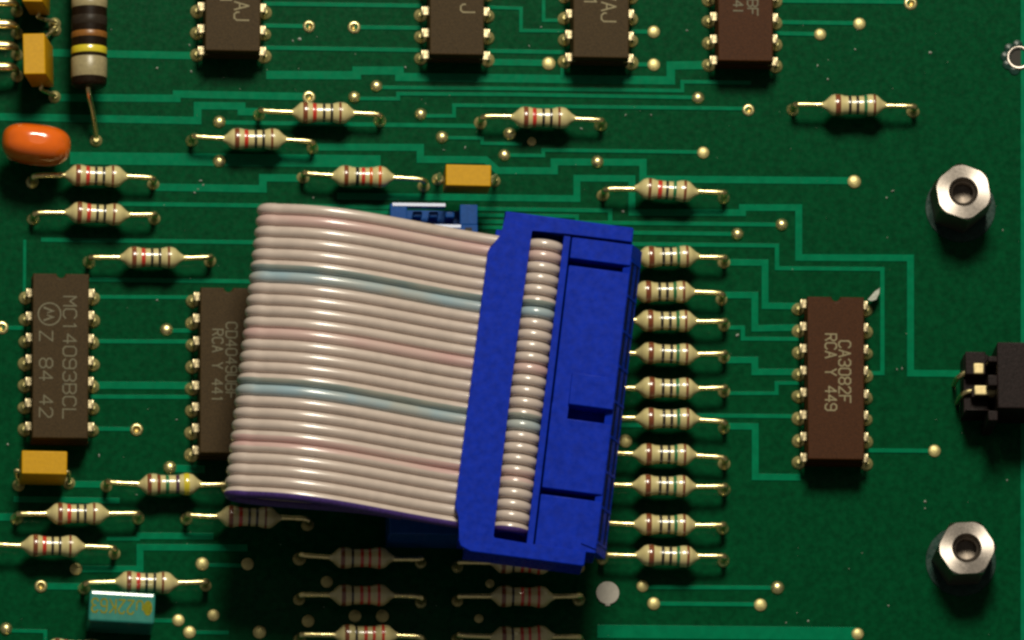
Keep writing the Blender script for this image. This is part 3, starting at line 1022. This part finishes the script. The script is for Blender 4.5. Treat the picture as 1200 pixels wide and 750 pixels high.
# ------------------------------------------------------------------ blue header on the board
HZ = 88.0
nw = P(457, 238, HZ)
hx0 = nw.x
hx1 = P(560, 238, HZ).x
hy1 = nw.y
hy0 = P(500, 626, HZ).y
t = thing('box_header', 'blue box header on the board, showing above the ribbon cable', 'header', ((hx0 + hx1) / 2, (hy0 + hy1) / 2, 0))
hw, hl = (hx1 - hx0) / 2, (hy1 - hy0) / 2
bm = bmesh.new()
ax0, ax1 = -hw + 20, hw - 21
add_box(bm, -hw, hw, -hl, hl - 24, 1, HZ, bev=1.2)                      # main block
add_box(bm, -hw + 0.2, ax0, hl - 24.3, hl - 0.2, 1, HZ - 0.2, bev=1.2)    # left cheek
add_box(bm, ax1, hw - 0.2, hl - 24.3, hl - 0.2, 1, HZ - 0.3, bev=1.2)     # right cheek
add_box(bm, ax0 - 0.3, ax1 + 0.3, hl - 24.2, hl - 0.5, 1, 52, bev=0.5)    # cavity floor
finish('shell', bm, M['header_blue'], t)
bm = bmesh.new()   # sloping glossy lip across the north end
for (xa, xb, ya, yb_, zt_, dz) in ((-hw + 3, hw - 38, hl - 3.2, hl + 0.6, HZ + 0.4, 0.64), (ax0 + 8, ax1 + 1, hl - 28.4, hl - 24.6, HZ + 0.6, 0.64)):
    v = [bm.verts.new(q) for q in ((xa, ya, zt_), (xb, ya, zt_), (xb, yb_, zt_ - dz), (xa, yb_, zt_ - dz),
                                   (xa, ya, zt_ - 14), (xb, ya, zt_ - 14), (xb, yb_, zt_ - 14), (xa, yb_, zt_ - 14))]
    for f in ((0, 1, 2, 3), (4, 7, 6, 5), (0, 4, 5, 1), (1, 5, 6, 2), (2, 6, 7, 3), (3, 7, 4, 0)):
        bm.faces.new([v[k] for k in f])
finish('lip', bm, M['header_blue'], t, smooth=False)
for k in range(3):
    bm = bmesh.new()
    x = ax0 + 13 + 19 * k
    add_box(bm, x - 5.5, x + 5.5, hl - 13.5, hl - 6, 51.8, 74, bev=1.8, seg=3)
    finish('rib', bm, M['header_blue'], t)
bm = bmesh.new()
add_box(bm, hw - 15, hw - 7, hl - 36, hl - 28, HZ - 3, HZ + 0.4, bev=0.3)
finish('key_hole', bm, M['dark_hole'], t)

# ------------------------------------------------------------------ ribbon cable with two plugs
ZT = 205.0
O = P(592, 247, ZT)
T = P(592 + 148.7, 247 + 19.5, ZT) - O
T.z = 0
T.normalize()
ang = math.atan2(T.y, T.x)
cable = thing('ribbon_cable', 'flat beige ribbon cable folded over, with pink and blue stripes, ending in a blue plug', 'ribbon cable', (O.x, O.y, 0), ang)
def W2L(v):
    d = v - Vector((O.x, O.y, 0))
    ca, sa = math.cos(-ang), math.sin(-ang)
    return Vector((d.x * ca - d.y * sa, d.x * sa + d.y * ca, v.z))

PK, LOW = 222.0, 112.0
for i in range(26):
    s = 32.5 + 13.48 * i
    wob = 1.2 * math.sin(i * 0.55) + random.uniform(-0.4, 0.4)
    path = []
    for (tt, zz) in ((70, ZT - 36), (69.0, ZT - 24), (66.5, ZT - 14), (60, ZT - 7.2), (51, ZT - 4.6), (42, ZT - 7.2), (36, ZT - 14), (33, ZT - 22)):
        path.append(Vector((tt, -s, zz)))
    path = spline(path, 3)
    path += [Vector((26, -s, ZT - 22.5)), Vector((10, -s, ZT - 21))]
    # rise to the hump (Hermite) from the plug edge
    ta, za, tb = -6.0, ZT - 20.0, -193.0 + 0.12 * (i - 12)
    # pull to the top: the fold leans a little with the row
    L = ta - tb
    for k in range(0, 17):
        q = k / 16
        h00, h10 = 2 * q ** 3 - 3 * q * q + 1, q ** 3 - 2 * q * q + q
        h01 = -2 * q ** 3 + 3 * q * q
        zz = h00 * za + h10 * 0.06 * L + h01 * (PK + wob)
        path.append(Vector((ta - L * q, -s, zz)))
    # gently down to the fold, a tight turn, then back underneath
    zf = PK - 20.0 + wob
    for k in range(1, 9):
        q = k / 8
        path.append(Vector((tb - 66.0 * q, -s, PK + wob - 20.0 * q ** 1.8)))
    tf = tb - 66.0
    RB = 18.0
    for k in range(1, 13):
        a = math.pi * k / 12
        path.append(Vector((tf - RB * 1.05 * math.sin(a + 0.0), -s, zf - RB + RB * math.cos(a))))
    end = W2L(P(470, 272 + 13.25 * i, LOW))
    st_ = path[-1]
    for k in range(1, 9):
        q = k / 8
        e_ = q * q * (3 - 2 * q)
        path.append(Vector((st_.x + (end.x - st_.x) * q, st_.y + (end.y - st_.y) * e_, st_.z + (LOW - st_.z) * (q ** 1.6))))
    mats, half, lab = [M['wire']], None, None
    if i in (1, 11):
        mats, lab = [M['wire_pink']], 'pink striped wire'
    elif i in (6, 16):
        mats, lab = [M['wire_blue']], 'pale blue striped wire'
    elif i == 21:
        mats, half, lab = [M['wire'], M['wire_pink']], (0, 1), 'wire with a pink upper half'
    elif i == 20:
        mats, half = [M['wire'], M['wire_pink']], (1, 0)
    elif i in (5, 15):
        mats, half = [M['wire'], M['wire_teal']], (1, 0)
    elif i == 25:
        mats, half, lab = [M['wire'], M['wire_violet']], (1, 0), 'edge wire with a violet inked side'
    bm = bmesh.new()
    add_tube(bm, path, [6.3 if q < 24 else 6.66 for q in range(len(path))], 16, side=(0, -1, 0), half=half)
    bmesh.ops.recalc_face_normals(bm, faces=bm.faces)
    o = finish('wire', bm, mats, cable)
    if lab:
        o['label'] = lab

# upper plug, lying on its side (local x = across, local y = -s)
def sbox(bm, t0, t1, s0, s1, z0, z1, bev=1.0, seg=2):
    add_box(bm, t0, t1, -s1, -s0, z0, z1, bev=bev, seg=seg)

bm = bmesh.new()
sbox(bm, 81, 153, 10, 388, ZT - 64, ZT - 34, 1.0)              # core
sbox(bm, 81.2, 152.6, 19, 44.5, ZT - 34.4, ZT - 4.0, 1.2)       # top land
sbox(bm, 81.4, 152.8, 53, 218, ZT - 34.3, ZT - 4.8, 1.2)     # long land, cut by a slot
sbox(bm, 81.45, 101, 217, 235, ZT - 34.2, ZT - 4.75, 0.3)
sbox(bm, 81.4, 152.8, 233.5, 318, ZT - 34.3, ZT - 4.7, 1.2)
sbox(bm, 81.2, 152.6, 326, 387.5, ZT - 34.2, ZT - 4.2, 1.2)     # bottom land
sbox(bm, 71.5, 79.5, 17, 388, ZT - 64.3, ZT - 3.6, 0.8)         # strip beside the wires
sbox(bm, -6, 72, 14, 391, ZT - 64.6, ZT - 42, 1.0)              # bed under the wires
plug = finish('plug', bm, M['plug_blue'], cable)
bm = bmesh.new()                                                # strain relief: a U-shaped frame
pts = [(0, -2), (2, 0), (149, 0), (151, -2), (151, -17.5), (71, -17.5), (34.5, -17.5), (32.3, -19.5), (31.6, -200), (31.0, -384.0), (33.5, -386.8),
       (70, -386.8), (141, -386.8), (141, -403), (139, -405), (8, -405), (-4, -400), (-8, -392), (-9, -366), (-12, -362), (-16, -356), (-16, -342), (-14.2, -50), (-12, -44), (-1.5, -31), (0, -27)]
pts = [(x, y) for x, y in pts][::-1]
add_prism(bm, pts, ZT - 12.5, ZT, bev=1.5, seg=3)
sbox(bm, 2, 150, 1, 16.5, ZT - 60, ZT - 12.4, 0.8)
sbox(bm, 2, 140, 388, 404, ZT - 60, ZT - 12.4, 0.8)
bmesh.ops.recalc_face_normals(bm, faces=bm.faces)
finish('strain_relief', bm, M['plug_blue'], plug)
bm = bmesh.new()
sbox(bm, 100, 152.4, 180, 217.6, ZT - 5.2, ZT + 1.5, 1.2, 2)
finish('polarizing_key', bm, M['plug_blue'], plug)
bm = bmesh.new()                                                # mating edge, two receding ledges with dividers
def chamfer(bm, f0, f1, s0, s1, out, deep):
    """piece of the sloping edge between fractions f0..f1 of the slope, lifted by out"""
    tx, tz = 13.0, -34.0
    L = math.hypot(tx, tz)
    nx, nz = -tz / L, tx / L
    q = []
    for f, o_ in ((f0, out), (f1, out), (f1, -deep), (f0, -deep)):
        q.append((152.8 + tx * f + nx * o_, ZT - 6.0 + tz * f + nz * o_))
    v0 = [bm.verts.new((x, -s0, z)) for x, z in q]
    v1 = [bm.verts.new((x, -s1, z)) for x, z in q]
    for i in range(4):
        j = (i + 1) % 4
        bm.faces.new((v0[i], v0[j], v1[j], v1[i]))
    bm.faces.new(v0[::-1])
    bm.faces.new(v1)
chamfer(bm, 0.0, 1.0, 19, 386, 0.0, 9.0)
for k in range(9):
    s = 36 + 42 * k
    chamfer(bm, 0.02, 0.98, s, s + 3.2, 0.7, 1.0)
bmesh.ops.recalc_face_normals(bm, faces=bm.faces)
finish('mating_edge', bm, M['plug_blue'], plug, smooth=False)
for k in range(8):  # dark inlays raised on the slope, shade of openings put into their colour
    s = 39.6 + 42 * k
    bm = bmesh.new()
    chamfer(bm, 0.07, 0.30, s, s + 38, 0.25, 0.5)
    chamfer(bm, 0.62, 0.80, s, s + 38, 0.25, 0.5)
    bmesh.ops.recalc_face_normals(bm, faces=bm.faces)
    finish('opening_shade', bm, M['slot_shade'], plug, smooth=False)
bm = bmesh.new()
tri = [(134, -378), (152.2, -389 + 6), (152.2, -361)]
add_prism(bm, tri, ZT - 4.6, ZT - 2.2, bev=0.4, seg=1)
finish('arrow_mark', bm, M['plug_blue'], plug)

# lower plug seated on the header, under the cable
w0 = W2L(Vector((hx0 + 9, hy0 + 22, 0)))
bm = bmesh.new()
add_box(bm, hx0 + 8, hx1 - 8, hy0 + 30, hy1 - 52, HZ - 12, HZ + 38, bev=1.5)
for v in bm.verts:
    v.co = W2L(v.co)
finish('plug', bm, M['plug_blue'], cable)

# ------------------------------------------------------------------ dust and flux specks on the board
bm = bmesh.new()
spots = [(235, 212, 1.6), (238, 217, 1.3), (228, 226, 1.3), (232, 222, 1.0), (351, 46, 2.2), (343, 48, 1.2), (184, 80, 1.4), (224, 84, 1.4), (222, 53, 1.2),
         (475, 79, 1.3), (1002, 58, 1.2), (970, 93, 1.4), (958, 77, 1.2), (1090, 62, 2.0), (1039, 232, 1.2), (1046, 224, 1.4), (1057, 432, 1.2), (1084, 588, 1.6), (1084, 596, 1.0),
         (1041, 710, 1.2), (947, 728, 1.4), (921, 730, 1.0), (681, 151, 1.5), (367, 232, 1.3), (184, 352, 1.2), (116, 534, 1.6), (9, 521, 1.4), (864, 393, 2.0), (730, 248, 1.9), (545, 173, 1.3),
         (520, 176, 1.0), (805, 36, 1.3), (634, 32, 1.3), (620, 54, 1.0), (763, 135, 1.2), (733, 135, 1.2), (1051, 433, 1.0), (1180, 563, 1.2), (1175, 270, 1.0), (1130, 430, 1.0), (207, 492, 1.1), (160, 580, 1.0)]
for _ in range(150):
    spots.append((random.uniform(0, 1200), random.uniform(0, 750), random.choice((0.3, 0.4, 0.5, 0.65))))
for (x, y, r) in spots:
    p = P(x, y)
    a = random.uniform(0, 3.14)
    ex = random.uniform(0.6, 1.5)
    ring = []
    for k in range(6):
        b = k * math.pi / 3
        u_, v_ = r * ex * math.cos(b) * 0.9, r / ex * math.sin(b) * 0.9
        ring.append(bm.verts.new((p.x + u_ * math.cos(a) - v_ * math.sin(a), p.y + u_ * math.sin(a) + v_ * math.cos(a), 1.3)))
    top = bm.verts.new((p.x, p.y, 1.4 + r))
    for k in range(6):
        bm.faces.new((ring[k], ring[(k + 1) % 6], top))
# torn fibre flake beside the chip at the right
fl = [P(x, y) for x, y in ((1016, 353), (1024, 344), (1030, 340), (1029, 347), (1025, 355), (1019, 357))]
bm.faces.new([bm.verts.new((p.x, p.y, 9 + 2.5 * k)) for k, p in enumerate(fl)][::-1])
o = finish('dust', bm, M['dust'])
o['kind'] = 'stuff'
o['label'] = 'pale dust specks scattered over the green board'
